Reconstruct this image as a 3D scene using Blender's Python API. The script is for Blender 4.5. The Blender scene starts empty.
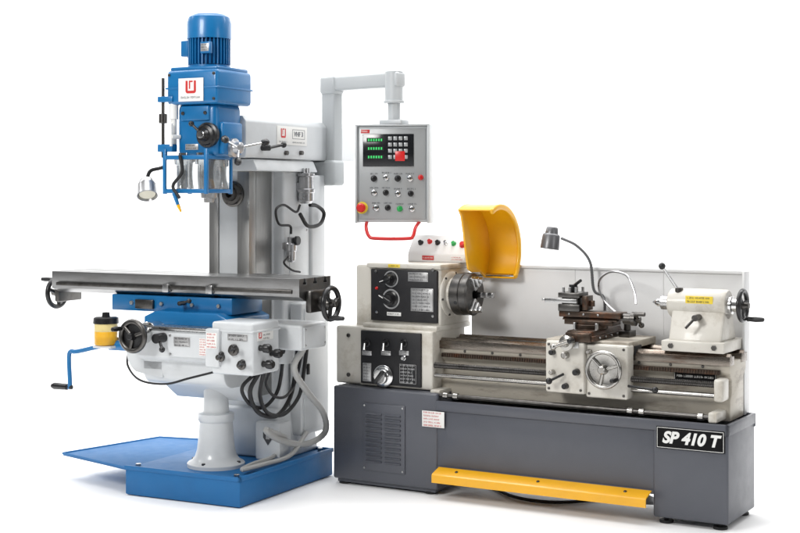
import bpy, bmesh, math, random
from mathutils import Vector, Matrix
random.seed(7)
sc = bpy.context.scene
PI = math.pi
V = Vector
F, HZ, CX, H = 1400.0, 195.0, 400.0, 1.605

class Frame:
    """ground frame of one machine: x along it, y to its back, z up"""
    def __init__(s, ox, oy, deg):
        t = math.radians(deg); s.ox, s.oy, s.t = ox, oy, t
        s.ux, s.uy, s.vx, s.vy = math.cos(t), -math.sin(t), math.sin(t), math.cos(t)
    def D(s, x, y): return s.oy + x*s.uy + y*s.vy
    def y(s, px, py, y):
        a = (px-CX)/F
        x = (a*(s.oy+y*s.vy)-s.ox-y*s.vx)/(s.ux-a*s.uy)
        return V((x, y, H-(py-HZ)/F*s.D(x, y)))
    def x(s, px, py, x):
        a = (px-CX)/F
        y = (a*(s.oy+x*s.uy)-s.ox-x*s.ux)/(s.vx-a*s.vy)
        return V((x, y, H-(py-HZ)/F*s.D(x, y)))
    def w(s, X, Y, z):
        dx, dy = X-s.ox, Y-s.oy
        return V((dx*s.ux+dy*s.uy, dx*s.vx+dy*s.vy, z))

ABS = {}
def cr(pts, k=8):
    pts = [V(p) for p in pts]
    if len(pts) < 3: return pts
    P = [pts[0]*2-pts[1]]+pts+[pts[-1]*2-pts[-2]]
    out = []
    for i in range(1, len(P)-2):
        for j in range(k):
            t = j/k; a, b, c, d = P[i-1:i+3]
            out.append(.5*((2*b)+(c-a)*t+(2*a-5*b+4*c-d)*t*t+(3*b-a-3*c+d)*t**3))
    out.append(pts[-1]); return out

class MB:
    def __init__(s): s.bm = bmesh.new(); s.M = Matrix(); s.m = 0
    def _add(s, t, recalc=True):
        if recalc: bmesh.ops.recalc_face_normals(t, faces=t.faces[:])
        for f in t.faces: f.material_index = s.m
        bmesh.ops.transform(t, matrix=s.M, verts=t.verts[:])
        me = bpy.data.meshes.new('tmp'); t.to_mesh(me); t.free()
        s.bm.from_mesh(me); bpy.data.meshes.remove(me); return s
    def box(s, x0, x1, y0, y1, z0, z1, b=.004, sg=2):
        t = bmesh.new(); bmesh.ops.create_cube(t, size=1)
        dx, dy, dz = abs(x1-x0), abs(y1-y0), abs(z1-z0)
        for v in t.verts:
            v.co = ((x0+x1)/2+v.co.x*dx, (y0+y1)/2+v.co.y*dy, (z0+z1)/2+v.co.z*dz)
        b = min(b, .45*min(dx, dy, dz))
        if b > 0: bmesh.ops.bevel(t, geom=t.edges[:], offset=b, segments=sg, affect='EDGES', profile=.5)
        return s._add(t)
    def poly(s, pts, z):
        t = bmesh.new(); f = t.faces.new([t.verts.new((x, y, z)) for x, y in pts])
        f.normal_update()
        if f.normal.z < 0: f.normal_flip()
        return s._add(t, False)
    def quad(s, x0, x1, y0, y1, z): return s.poly([(x0, y0), (x1, y0), (x1, y1), (x0, y1)], z)
    def band(s, cx, cy_, r0, r1, a0, a1, z, n=14):
        for i in range(n):
            a, b = a0+(a1-a0)*i/n, a0+(a1-a0)*(i+1)/n
            s.poly([(cx+r0*math.cos(a), cy_+r0*math.sin(a)), (cx+r1*math.cos(a), cy_+r1*math.sin(a)), (cx+r1*math.cos(b), cy_+r1*math.sin(b)), (cx+r0*math.cos(b), cy_+r0*math.sin(b))], z)
    def lathe(s, p, d, prof, n=28):
        t = bmesh.new(); rings = []
        for h, r in prof:
            if r < 1e-6: rings.append([t.verts.new((0, 0, h))])
            else: rings.append([t.verts.new((r*math.cos(2*PI*i/n), r*math.sin(2*PI*i/n), h)) for i in range(n)])
        for A, Bq in zip(rings, rings[1:]):
            if len(A) == 1 and len(Bq) == 1: continue
            for i in range(n):
                j = (i+1) % n
                if len(A) == 1: t.faces.new((A[0], Bq[i], Bq[j]))
                elif len(Bq) == 1: t.faces.new((A[i], A[j], Bq[0]))
                else: t.faces.new((A[i], A[j], Bq[j], Bq[i]))
        bmesh.ops.remove_doubles(t, verts=t.verts[:], dist=1e-6)
        m = Matrix.Translation(V(p)) @ V(d).to_track_quat('Z', 'Y').to_matrix().to_4x4()
        bmesh.ops.transform(t, matrix=m, verts=t.verts[:]); return s._add(t)
    def cyl(s, p0, p1, r, r1=None, n=24, b=.002):
        p0, p1 = V(p0), V(p1); L = (p1-p0).length; r1 = r if r1 is None else r1
        b = min(b, r*.4, r1*.4, L*.4)
        return s.lathe(p0, p1-p0, [(0, 0), (0, r-b), (b, r), (L-b, r1), (L, r1-b), (L, 0)], n)
    def ball(s, c, r, n=18, sq=1.0, d=(0, 0, 1)):
        return s.lathe(c, d, [(-r*sq*math.cos(PI*i/10), r*math.sin(PI*i/10) if 0 < i < 10 else 0) for i in range(11)], n)
    def torus(s, c, d, R, r, n=40, k=10):
        return s.lathe(c, d, [(r*math.sin(2*PI*i/k), R+r*math.cos(2*PI*i/k)) for i in range(k+1)], n)
    def tube(s, pts, r, n=10, k=8, ribs=0):
        P = cr(pts, k); t = bmesh.new(); rings = []; nrm = None
        for i, p in enumerate(P):
            d = (P[min(i+1, len(P)-1)]-P[max(i-1, 0)]).normalized()
            if nrm is None: nrm = d.orthogonal().normalized()
            nrm = (nrm-d*nrm.dot(d)).normalized(); bn = d.cross(nrm)
            rr = r*(1+ribs*(i % 2))
            rings.append([t.verts.new(p+rr*(math.cos(2*PI*j/n)*nrm+math.sin(2*PI*j/n)*bn)) for j in range(n)])
        for A, Bq in zip(rings, rings[1:]):
            for j in range(n): t.faces.new((A[j], A[(j+1) % n], Bq[(j+1) % n], Bq[j]))
        t.faces.new(rings[0][::-1]); t.faces.new(rings[-1])
        return s._add(t)
    def prism(s, poly, ax, d0, d1, b=.003, sg=2):
        f = {'x': lambda a, c, d: (d, a, c), 'y': lambda a, c, d: (a, d, c), 'z': lambda a, c, d: (a, c, d)}[ax]
        t = bmesh.new(); n = len(poly)
        A = [t.verts.new(f(a, c, d0)) for a, c in poly]; Bq = [t.verts.new(f(a, c, d1)) for a, c in poly]
        t.faces.new(A); t.faces.new(Bq[::-1])
        for i in range(n): t.faces.new((A[i], Bq[i], Bq[(i+1) % n], A[(i+1) % n]))
        bmesh.ops.recalc_face_normals(t, faces=t.faces[:])
        if b > 0: bmesh.ops.bevel(t, geom=t.edges[:], offset=b, segments=sg, affect='EDGES', profile=.5, clamp_overlap=True)
        return s._add(t)
    def build(s, name, mats, parent=None, label=None, ang=38):
        bm = s.bm
        co = [v.co for v in bm.verts]
        c = V([(min(p[i] for p in co)+max(p[i] for p in co))/2 for i in range(3)])
        for v in bm.verts: v.co -= c
        me = bpy.data.meshes.new(name); bm.to_mesh(me); bm.free()
        return link(name, me, c, mats, parent, label, ang)

def link(name, me, c, mats, parent, label=None, ang=38):
    for p in me.polygons: p.use_smooth = True
    me.set_sharp_from_angle(angle=math.radians(ang))
    for m in (mats if isinstance(mats, (list, tuple)) else [mats]): me.materials.append(m)
    o = bpy.data.objects.new(name, me); sc.collection.objects.link(o)
    o.parent = parent
    o.location = c-(ABS[parent.name] if parent else V((0, 0, 0)))
    ABS[o.name] = c.copy()
    if label: o['label'] = label
    return o

def thing(name, label, cat, fr, cx, cy):
    o = bpy.data.objects.new(name, None); sc.collection.objects.link(o)
    o.location = (fr.ox+cx*fr.ux+cy*fr.vx, fr.oy+cx*fr.uy+cy*fr.vy, 0)
    o.rotation_euler = (0, 0, -fr.t); o.empty_display_size = .1
    o['label'] = label; o['category'] = cat; ABS[o.name] = V((cx, cy, 0)); return o

def FA(c, ax):
    if ax == '-y': R = Matrix.Rotation(PI/2, 4, 'X')
    elif ax == '+x': R = Matrix(((0, 0, 1, 0), (1, 0, 0, 0), (0, 1, 0, 0), (0, 0, 0, 1)))
    else: R = Matrix()
    return Matrix.Translation(V(c)) @ R

def text(body, size, M, name, m, parent, shear=0., off=0., ext=.0008):
    cu = bpy.data.curves.new('t', 'FONT'); cu.body = body; cu.size = size; cu.extrude = ext
    cu.align_x = 'CENTER'; cu.align_y = 'CENTER'; cu.shear = shear; cu.offset = off
    o = bpy.data.objects.new('t', cu); sc.collection.objects.link(o)
    dg = bpy.context.evaluated_depsgraph_get()
    me = bpy.data.meshes.new_from_object(o.evaluated_get(dg)); bpy.data.objects.remove(o)
    me.transform(M)
    c = V([(min(v.co[i] for v in me.vertices)+max(v.co[i] for v in me.vertices))/2 for i in range(3)])
    me.transform(Matrix.Translation(-c)); me.name = name
    me.materials.clear()
    return link(name, me, c, m, parent)

# ------------------------------------------------------------------ materials
def mat(name, col, rough=.4, metal=0., var=.06, scale=5., bump=.05, bscale=120., coat=0., grime=0., gcol=(.12, .08, .05), gscale=9., trans=0., emit=0., rvar=.1, stretch=None, spec=.5):
    m = bpy.data.materials.new(name); m.use_nodes = True
    nt = m.node_tree; N = nt.nodes; Lk = nt.links; b = N['Principled BSDF']
    tc = N.new('ShaderNodeTexCoord'); vec = tc.outputs['Object']
    if stretch:
        mp = N.new('ShaderNodeMapping'); mp.inputs['Scale'].default_value = stretch; Lk.new(vec, mp.inputs['Vector']); vec = mp.outputs['Vector']
    n1 = N.new('ShaderNodeTexNoise'); n1.inputs['Scale'].default_value = scale; n1.inputs['Detail'].default_value = 6
    Lk.new(vec, n1.inputs['Vector'])
    mx = N.new('ShaderNodeMix'); mx.data_type = 'RGBA'
    mx.inputs['A'].default_value = (*[max(0, c*(1-var*1.6)) for c in col], 1)
    mx.inputs['B'].default_value = (*[min(1, c*(1+var)) for c in col], 1)
    Lk.new(n1.outputs['Fac'], mx.inputs['Factor']); out = mx.outputs['Result']
    if grime > 0:
        n2 = N.new('ShaderNodeTexNoise'); n2.inputs['Scale'].default_value = gscale; n2.inputs['Detail'].default_value = 9
        n2.inputs['Roughness'].default_value = .7
        Lk.new(vec, n2.inputs['Vector'])
        mr = N.new('ShaderNodeMapRange'); mr.inputs['From Min'].default_value = .5; mr.inputs['From Max'].default_value = .72
        mr.inputs['To Max'].default_value = grime; Lk.new(n2.outputs['Fac'], mr.inputs['Value'])
        m2 = N.new('ShaderNodeMix'); m2.data_type = 'RGBA'; m2.inputs['B'].default_value = (*gcol, 1)
        Lk.new(mr.outputs['Result'], m2.inputs['Factor']); Lk.new(out, m2.inputs['A']); out = m2.outputs['Result']
    Lk.new(out, b.inputs['Base Color'])
    rr = N.new('ShaderNodeMapRange'); rr.inputs['To Min'].default_value = max(.02, rough-rvar); rr.inputs['To Max'].default_value = min(1, rough+rvar)
    n3 = N.new('ShaderNodeTexNoise'); n3.inputs['Scale'].default_value = scale*3; n3.inputs['Detail'].default_value = 5
    Lk.new(vec, n3.inputs['Vector']); Lk.new(n3.outputs['Fac'], rr.inputs['Value'])
    Lk.new(rr.outputs['Result'], b.inputs['Roughness'])
    b.inputs['Metallic'].default_value = metal
    b.inputs['Coat Weight'].default_value = coat
    b.inputs['Transmission Weight'].default_value = trans
    b.inputs['Specular IOR Level'].default_value = spec
    if emit: b.inputs['Emission Color'].default_value = (*col, 1); b.inputs['Emission Strength'].default_value = emit
    if bump:
        n4 = N.new('ShaderNodeTexNoise'); n4.inputs['Scale'].default_value = bscale; n4.inputs['Detail'].default_value = 3
        Lk.new(vec, n4.inputs['Vector'])
        bp = N.new('ShaderNodeBump'); bp.inputs['Strength'].default_value = bump; bp.inputs['Distance'].default_value = .004
        Lk.new(n4.outputs['Fac'], bp.inputs['Height']); Lk.new(bp.outputs['Normal'], b.inputs['Normal'])
    return m

white = mat('mill_white_paint', (.57, .59, .605), .35, var=.05, coat=.2, bump=.09, bscale=45, grime=.2, gcol=(.38, .39, .39), gscale=3)
cream = mat('lathe_white_paint', (.60, .575, .52), .38, var=.06, coat=.15, grime=.6, gcol=(.27, .22, .15), gscale=6, bump=.08, bscale=50)
creamd = mat('stained_white_paint', (.50, .46, .39), .4, var=.12, grime=.95, gcol=(.09, .055, .03), gscale=5, bump=.1, bscale=50, stretch=(.5, 1, 2.5))
blue = mat('blue_paint', (.003, .135, .345), .34, var=.06, coat=.2, bump=.07, bscale=60)
bluem = mat('blue_tray_paint', (.003, .12, .325), .58, var=.08, bump=.08, bscale=60, grime=.2, gcol=(.01, .075, .2), gscale=4)
slate = mat('slate_grey_paint', (.078, .083, .1), .42, var=.07, coat=.1, bump=.14, bscale=170, grime=.2, gcol=(.05, .052, .06), gscale=4)
sheet = mat('pale_sheet_metal', (.72, .72, .72), .45, var=.03, bump=.02, grime=.15, gcol=(.52, .50, .46), gscale=4)
greyarm = mat('pale_grey_paint', (.45, .47, .48), .38, var=.03)
panelg = mat('grey_panel_paint', (.33, .34, .345), .38, .25, var=.03)
lampg = mat('lamp_grey_paint', (.15, .15, .155), .35, .5)
yellow = mat('yellow_paint', (.84, .42, .004), .33, var=.07, coat=.25, grime=.15, gcol=(.5, .22, .01), bump=.05)
red = mat('red_plastic', (.55, .015, .015), .3)
black = mat('black_plastic', (.009, .009, .01), .3, var=.2)
mblack = mat('matt_black_enamel', (.004, .004, .0045), .65, var=.1, bump=0, spec=.15)
blackp = mat('black_panel_paint', (.012, .012, .014), .5, var=.15, grime=.15, gcol=(.06, .055, .05), spec=.35)
rubber = mat('black_rubber', (.014, .014, .015), .55, var=.2, spec=.35)
steel = mat('ground_steel', (.44, .44, .44), .28, 1., var=.1, scale=9, bump=.03, grime=.2, gcol=(.26, .24, .22))
wsteel = mat('brushed_way_steel', (.36, .36, .355), .38, 1., var=.15, scale=14, bump=.03, stretch=(8, 8, .4))
tsteel = mat('table_steel', (.27, .27, .27), .32, 1., var=.2, scale=7, bump=.04, grime=.4, gcol=(.11, .10, .09), stretch=(.5, 2, 2))
dsteel = mat('dark_steel', (.12, .115, .11), .34, 1., var=.3, scale=14, grime=.6, gcol=(.035, .03, .025), gscale=16)
wheelm = mat('worn_wheel_steel', (.42, .41, .39), .25, 1., var=.15, scale=14, bump=.03, grime=.5, gcol=(.2, .17, .14), gscale=14)
rust = mat('oily_cast_iron', (.07, .05, .038), .34, .75, var=.4, scale=16, grime=.85, gcol=(.13, .045, .016), gscale=14, bump=.25, bscale=80)
rway = mat('worn_bed_way', (.25, .22, .19), .27, 1., var=.5, scale=7, grime=1., gcol=(.075, .03, .012), gscale=5, bump=.1, stretch=(.45, 3, 3))
chrome = mat('chrome', (.66, .66, .66), .12, 1., var=.05, bump=0)
pchrome = mat('polished_chrome', (.85, .85, .86), .1, 1., var=.03, bump=0)
alu = mat('aluminium', (.5, .5, .51), .3, 1., var=.06)
paper = mat('white_label', (.75, .75, .73), .5, var=.03, bump=0)
ink = mat('printed_ink', (.05, .05, .055), .5, bump=0)
greyink = mat('grey_ink', (.13, .14, .16), .5, bump=0)
redink = mat('red_ink', (.52, .025, .025), .45, bump=0)
yink = mat('yellow_label', (.8, .6, .05), .45, bump=0)
silverp = mat('silver_label', (.5, .5, .5), .35, .6, var=.06, bump=0)
green = mat('green_readout', (.03, .55, .12), .4, emit=.35, bump=0)
greenb = mat('green_button', (.02, .35, .08), .3, bump=0)
screen = mat('dark_screen', (.01, .011, .013), .15, bump=0)
clear = mat('clear_plastic', (.92, .95, .96), .05, trans=.95, var=.01, bump=0, rvar=.02)
oil = mat('amber_oil', (.85, .46, .02), .1, var=.1, trans=.35, bump=0, rvar=.03)
oilpale = mat('pale_amber_plastic', (.80, .66, .30), .12, trans=.35, bump=0, rvar=.03)
lens = mat('lamp_lens', (.75, .72, .6), .2, bump=0)
hoseg = mat('grey_hose', (.40, .40, .39), .5)
floorm = mat('white_studio_paper', (.9, .9, .9), .8, var=.003, bump=0, scale=.4)

def bx(name, m, par, *a, b=.004, **k):
    q = MB(); q.box(*a, b=b); return q.build(name, m, par, **k)
def cy(name, m, par, p0, p1, r, r1=None, n=24, b=.002, **k):
    q = MB(); q.cyl(p0, p1, r, r1, n, b); return q.build(name, m, par, **k)
def marks(q, x0, x1, y0, hh, z, rnd, col=None):
    """a line of small print: strokes of letter size in word groups"""
    x = x0; left = rnd.randint(3, 7)
    while x < x1-hh*1.2:
        w = hh*rnd.choice((.9, 1.1, 1.2)); t = hh*.32
        k = rnd.randint(0, 6)
        if k != 5: q.quad(x, x+t, y0-hh, y0+hh, z)
        if k in (0, 2, 5, 6): q.quad(x+t, x+w, y0+hh-t, y0+hh, z)
        if k in (1, 2, 5): q.quad(x+t, x+w, y0-hh, y0-hh+t, z)
        if k in (0, 3, 4, 5): q.quad(x+t, x+w, y0-t/2, y0+t/2, z)
        if k in (2, 3): q.quad(x+w-t, x+w, y0-hh+t, y0+hh-t, z)
        if k in (4, 5): q.quad(x+w-t, x+w, y0-hh+t, y0-t/2, z)
        if k == 6: q.quad(x+w-t, x+w, y0-hh, y0+hh-t, z)
        x += w+hh*.45; left -= 1
        if left == 0: x += hh*1.0; left = rnd.randint(3, 7)
def emblem(q, cx, cy_, s, z):
    """squarish red U with rounded feet and a small inner hook"""
    w = s*.42; r = s*.42
    q.quad(cx-s, cx-s+w, cy_-s+r, cy_+s, z); q.quad(cx+s-w, cx+s, cy_-s+r, cy_+s, z)
    q.quad(cx-s+r, cx+s-r, cy_-s, cy_-s+w, z)
    q.band(cx-s+r, cy_-s+r, 0.0001, r, PI, 1.5*PI, z, 6); q.band(cx+s-r, cy_-s+r, .0001, r, 1.5*PI, 2*PI, z, 6)
    q.quad(cx-s*.36, cx-s*.1, cy_-s*.28, cy_+s*.75, z); q.quad(cx-s*.36, cx+s*.38, cy_+s*.75, cy_+s, z)
def plate(name, par, c, ax, w, h, mats, rows=3, th=.002, logo=False, M=None, border=False, grid=0, hmax=.0075):
    q = MB(); q.M = M if M is not None else FA(c, ax)
    q.box(-w/2, w/2, -h/2, h/2, -.001, th, b=.0006)
    z = th+.0006
    q.m = 1; rnd = random.Random(int(abs(c[0]*1000)+abs(c[2]*777)))
    x00 = -w/2+w*.07
    if logo:
        x00 = -w/2+h*1.05; q.m = 2; emblem(q, -w/2+h*.5, 0, h*.27, z); q.m = 1
    if border or grid:
        t = .0015
        q.quad(-w/2+.003, w/2-.003, h/2-.003-t, h/2-.003, z); q.quad(-w/2+.003, w/2-.003, -h/2+.003, -h/2+.003+t, z)
        q.quad(-w/2+.003, -w/2+.003+t, -h/2+.003, h/2-.003, z); q.quad(w/2-.003-t, w/2-.003, -h/2+.003, h/2-.003, z)
    for g_ in range(1, grid): q.quad(-w/2+w*g_/grid-.0007, -w/2+w*g_/grid+.0007, -h/2+.004, h/2-.004, z-.0002)
    for i in range(rows):
        yy = h/2-h*(i+.5)/rows; hh = min(h*.5/rows*.5, hmax)
        marks(q, x00, w/2-w*.06-(w*.2*rnd.random() if rows > 1 else 0), yy, hh, z, rnd)
    return q.build(name, mats, par)
def knob(par, c, d, r, h, m, name='knob'):
    q = MB(); q.lathe(c, d, [(0, 0), (0, r*1.05), (h*.25, r*1.05), (h*.3, r*.85), (h*.9, r*.8), (h, r*.7), (h, 0)], 18)
    return q.build(name, m, par)
def wheel(name, par, c, d, R, mr, mh=None, rim=.011, spk=3, web=False, ga=.6, grip=black, gl=.07, a0=.3):
    c, d = V(c), V(d).normalized(); Q = d.to_track_quat('Z', 'Y'); mh = mh or mr
    e = lambda a: Q @ V((math.cos(a), math.sin(a), 0))
    q = MB(); q.torus(c, d, R-rim, rim)
    q.m = 1; q.lathe(c-d*.03, d, [(0, 0), (0, R*.26), (.035, R*.26), (.045, R*.2), (.06, R*.2), (.064, R*.16), (.064, 0)], 24)
    if web: q.lathe(c-d*.012, d, [(0, R*.2), (0, R-rim), (.01, R-rim), (.006, R*.6), (.01, R*.2)], 36)
    q.m = 0
    for i in range(spk): q.cyl(c+e(a0+2*PI*i/spk)*R*.15, c+e(a0+2*PI*i/spk)*(R-rim), rim*.8, n=12)
    o = q.build(name, [mr, mh], par)
    if grip:
        p = c+e(ga)*(R-rim)
        g = MB(); g.lathe(p, d, [(0, 0), (0, .007), (.012, .007), (.014, .011), (gl*.6, .014), (gl*.95, .011), (gl, .006), (gl, 0)], 14)
        g.build('handle', grip, o)
    return o
def lever(name, par, p0, p1, r, mr, mb, br, sub='ball_knob'):
    q = MB(); q.cyl(p0, p1, r, r*.8, 12); o = q.build(name, mr, par)
    g = MB(); g.ball(p1, br); g.build(sub, mb, o); return o

# ------------------------------------------------------------------ studio floor and sweep
q = MB(); q.quad(-30, 30, -8, 10.5, 0)
fl = q.build('floor', floorm); fl['kind'] = 'structure'
prof = [(10.5, 0)]+[(10.5+2.2*math.sin(a), 2.2-2.2*math.cos(a)) for a in [PI/2*i/24 for i in range(1, 25)]]+[(12.7, 8)]
t = bmesh.new(); A = [t.verts.new((-30, y, z)) for y, z in prof]; Bq = [t.verts.new((30, y, z)) for y, z in prof]
for i in range(len(prof)-1): t.faces.new((A[i], Bq[i], Bq[i+1], A[i+1]))
q = MB(); q.bm.free(); q.bm = t
bd = q.build('backdrop', floorm, ang=60); bd['kind'] = 'structure'

# ================================================================== LATHE
L = Frame(-.373, 7.80, 30.4)
lathe = thing('lathe', 'white and dark grey engine lathe with raised yellow chuck guard and yellow foot bar', 'lathe', L, 1.12, .22)
YB = .27; ZA = 1.06

# pedestals and tray
q = MB(); q.box(0, .662, 0, .45, .03, .545, b=.012, sg=3); q.box(.02, .64, .02, .43, .012, .035, b=0)
ped = q.build('pedestal', slate, lathe, label='dark grey pedestal with vent under the headstock')
q = MB(); c = L.y(384, 438, 0)
w, h = .27, .37
q.box(c.x-w/2, c.x+w/2, -.008, .004, c.z-h/2, c.z+h/2, b=.004)
for cx_ in (-.06, .06):
    for i in range(11):
        z = c.z+h/2-.05-i*.026
        q.prism([(-.007, z), (-.018, z-.006), (-.018, z-.009), (-.007, z-.014)], 'x', c.x+cx_-.05, c.x+cx_+.05, b=0)
vent = q.build('vent_cover', slate, ped)
for dx in (-w/2+.014, w/2-.014):
    for dz in (-h/2+.014, h/2-.014):
        cy('screw', steel, ped, (c.x+dx, -.007, c.z+dz), (c.x+dx, -.012, c.z+dz), .006, n=10)
q = MB(); q.box(1.868, 2.243, 0, .447, .03, .472, b=.012, sg=3)
ped2 = q.build('pedestal', slate, lathe, label='dark grey pedestal under the tailstock end')
for (x, y, pr) in ((.05, .05, ped), (.60, .05, ped), (.05, .4, ped), (.6, .4, ped), (1.92, .05, ped2), (2.19, .05, ped2), (1.92, .4, ped2), (2.19, .4, ped2)):
    q = MB(); q.cyl((x, y, 0), (x, y, .014), .035); q.cyl((x, y, .01), (x, y, .034), .012); q.build('levelling_foot', rubber, pr)
q = MB(); q.box(.66, 1.872, .006, .44, .148, .472, b=.004)
q.box(.655, 2.247, -.006, .018, .455, .508, b=.005); q.box(.655, 2.247, .432, .452, .44, .508, b=.005); q.box(2.227, 2.247, -.006, .452, .455, .508, b=.005)
q.box(.66, 1.872, -.001, .03, .14, .16, b=.004)
tray = q.build('chip_tray', slate, lathe)
a_, b_ = L.y(657, 440, 0), L.y(725, 440, 0); pw = b_.x-a_.x
pc = V(((a_.x+b_.x)/2, -.0065, L.y(691, 439.5, 0).z)); ph = .105
q = MB(); q.M = FA(pc, '-y'); q.box(-pw/2, pw/2, -ph/2, ph/2, -.006, .003, b=.001)
q.m = 1; e_ = .0035; e2 = .0058
for (x0, x1, y0, y1) in ((-pw/2+e_, pw/2-e_, ph/2-e2, ph/2-e_), (-pw/2+e_, pw/2-e_, -ph/2+e_, -ph/2+e2), (-pw/2+e_, -pw/2+e2, -ph/2+e_, ph/2-e_), (pw/2-e2, pw/2-e_, -ph/2+e_, ph/2-e_)):
    q.quad(x0, x1, y0, y1, .0036)
npl = q.build('name_plate', [mblack, paper], ped2)
text('SP 410 T', .077, FA(pc+V((.0, -.0036, 0)), '-y'), 'lettering', paper, ped2, shear=.27, off=.0034)
p = L.y(434, 419, 0); plate('warning_sticker', lathe, (p.x, -.0085, p.z), '-y', .135, .085, [paper, redink], rows=5)
# foot brake bar
q = MB(); q.prism([(-.085, .088), (-.085, .128), (-.078, .135), (-.005, .158), (-.002, .153), (-.076, .128), (-.079, .124), (-.079, .088)], 'x', .675, 1.862, b=0)
fb = q.build('foot_brake', yellow, lathe)
for x in (.72, 1.27, 1.82):
    q = MB(); q.prism([(-.07, .1), (.12, .06), (.12, .1), (-.01, .145)], 'x', x-.008, x+.008, b=.001); q.build('pedal_arm', slate, fb)
for x in (.80, 1.27, 1.74): cy('pedal_bolt', dsteel, fb, (x, -.04, .1455), (x, -.042, .151), .009, n=8)

# bed
q = MB(); q.prism([(.16, .50), (.16, .60), (.185, .63), (.185, .70), (.15, .735), (.15, .79), (.42, .79), (.42, .735), (.38, .70), (.38, .5)], 'x', .56, 2.205, b=.006)
bed = q.build('bed', creamd, lathe)
q = MB(); q.prism([(.138, .772), (.138, .815), (.15, .815), (.165, .83), (.18, .815), (.215, .815), (.215, .772)], 'x', .595, 2.208, b=.0015)
q.build('bed_way', rway, bed)
q = MB(); q.prism([(.335, .772), (.335, .815), (.365, .815), (.38, .83), (.395, .815), (.43, .815), (.43, .772)], 'x', .595, 2.208, b=.0015)
q.build('bed_way', rway, bed)
q = MB(); q.box(.62, 2.16, .124, .15, .728, .75, b=.001)
for i in range(110): q.box(.622+i*.014, .628+i*.014, .119, .126, .730, .748, b=0)
q.build('rack', rust, bed)
for i in range(9):
    x = .75+i*.165; cy('bed_bolt', dsteel, bed, (x, .151, .762), (x, .146, .762), .008, n=8)
def rod(name, y, z, r, m, x0, x1, thread=False):
    q = MB()
    if thread:
        prof = []; n = 330
        for i in range(n+1): prof.append(((x1-x0)*i/n, r*(1 if i % 2 else .84)))
        q.lathe((x0, y, z), (1, 0, 0), [(0, 0)]+prof+[(x1-x0, 0)], 14)
    else: q.cyl((x0, y, z), (x1, y, z), r, n=16)
    return q.build(name, m, lathe)
rod('lead_screw', .085, .685, .016, dsteel, .54, 2.17, True)
rod('feed_rod', .085, .632, .0115, wheelm, .54, 2.17)
cr_ = rod('control_rod', .03, .535, .011, dsteel, .63, 2.17)
for x in (.70, .76, 1.74, 1.80, 2.1): cy('collar', wheelm, cr_, (x-.014, .03, .535), (x+.014, .03, .535), .018)
q = MB(); q.box(2.152, 2.2, .06, .16, .605, .715, b=.012, sg=3); q.build('rod_bracket', cream, lathe)
q = MB(); q.box(2.14, 2.185, .012, .17, .510, .56, b=.008); q.build('rod_bracket', cream, lathe)
q = MB(); q.box(.60, .66, .03, .17, .50, .56, b=.008); q.build('rod_bracket', cream, lathe)
p = L.y(695, 377, .148)
plate('name_label', bed, (p.x, .149, p.z+.002), '-y', .215, .046, [mblack, paper], rows=1, border=True, hmax=.0052)
# end cover, feed gearbox, headstock
q = MB(); q.box(-.03, .146, .075, .47, .55, .872, b=.012, sg=3); q.box(.045, .15, .165, .50, .86, 1.212, b=.015, sg=3)
gcv = q.build('gear_cover', cream, lathe)
for z in (.60, .82): cy('cover_screw', dsteel, gcv, (.055, .077, z), (.055, .068, z), .012, n=10)
q = MB(); q.box(.14, .60, .06, .44, .55, .868, b=.01, sg=3); q.box(.13, .605, .10, .5, .862, .893, b=.008)
gb = q.build('feed_gearbox', cream, lathe)
q = MB(); q.box(.152, .535, .046, .064, .563, .855, b=.004); q.build('front_panel', blackp, gb)
def on(px, py, y): return L.y(px, py, y)
YG = .045
for px in (367, 386, 404):
    p = on(px, 343, YG); q = MB(); q.lathe(p, (0, -1, 0), [(0, 0), (0, .022), (.005, .022), (.007, .015), (.03, .013), (.03, 0)], 18); q.build('selector_hub', black, gb)
    q = MB(); q.cyl(p+V((0, -.025, 0)), p+V((.012, -.05, -.035)), .006, .008, 10); q.build('selector_lever', chrome, gb)
    p2 = on(px, 353, YG); plate('label_plate', gb, p2, '-y', .06, .024, [silverp, ink], rows=2)
p = on(384, 376, YG)
q = MB(); q.lathe(p, (0, -1, 0), [(0, 0), (0, .062), (.012, .062), (.018, .056), (.02, .042), (.045, .04), (.05, .034), (.05, 0)], 32); q.build('selector_dial', chrome, gb)
q = MB(); q.M = FA(p, '-y') @ Matrix.Rotation(.9, 4, 'Z'); q.box(-.045, .045, -.011, .011, .045, .066, b=.006); q.build('selector_handle', black, gb)
p = on(367, 372, YG); plate('label_plate', gb, p, '-y', .055, .10, [silverp, ink], rows=6, grid=2)
p = on(408, 374, YG); plate('label_plate', gb, p, '-y', .11, .11, [blackp, silverp], rows=6, grid=4)
p = on(404, 358, YG); knob(gb, p, (0, -1, 0), .013, .02, chrome)

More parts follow.
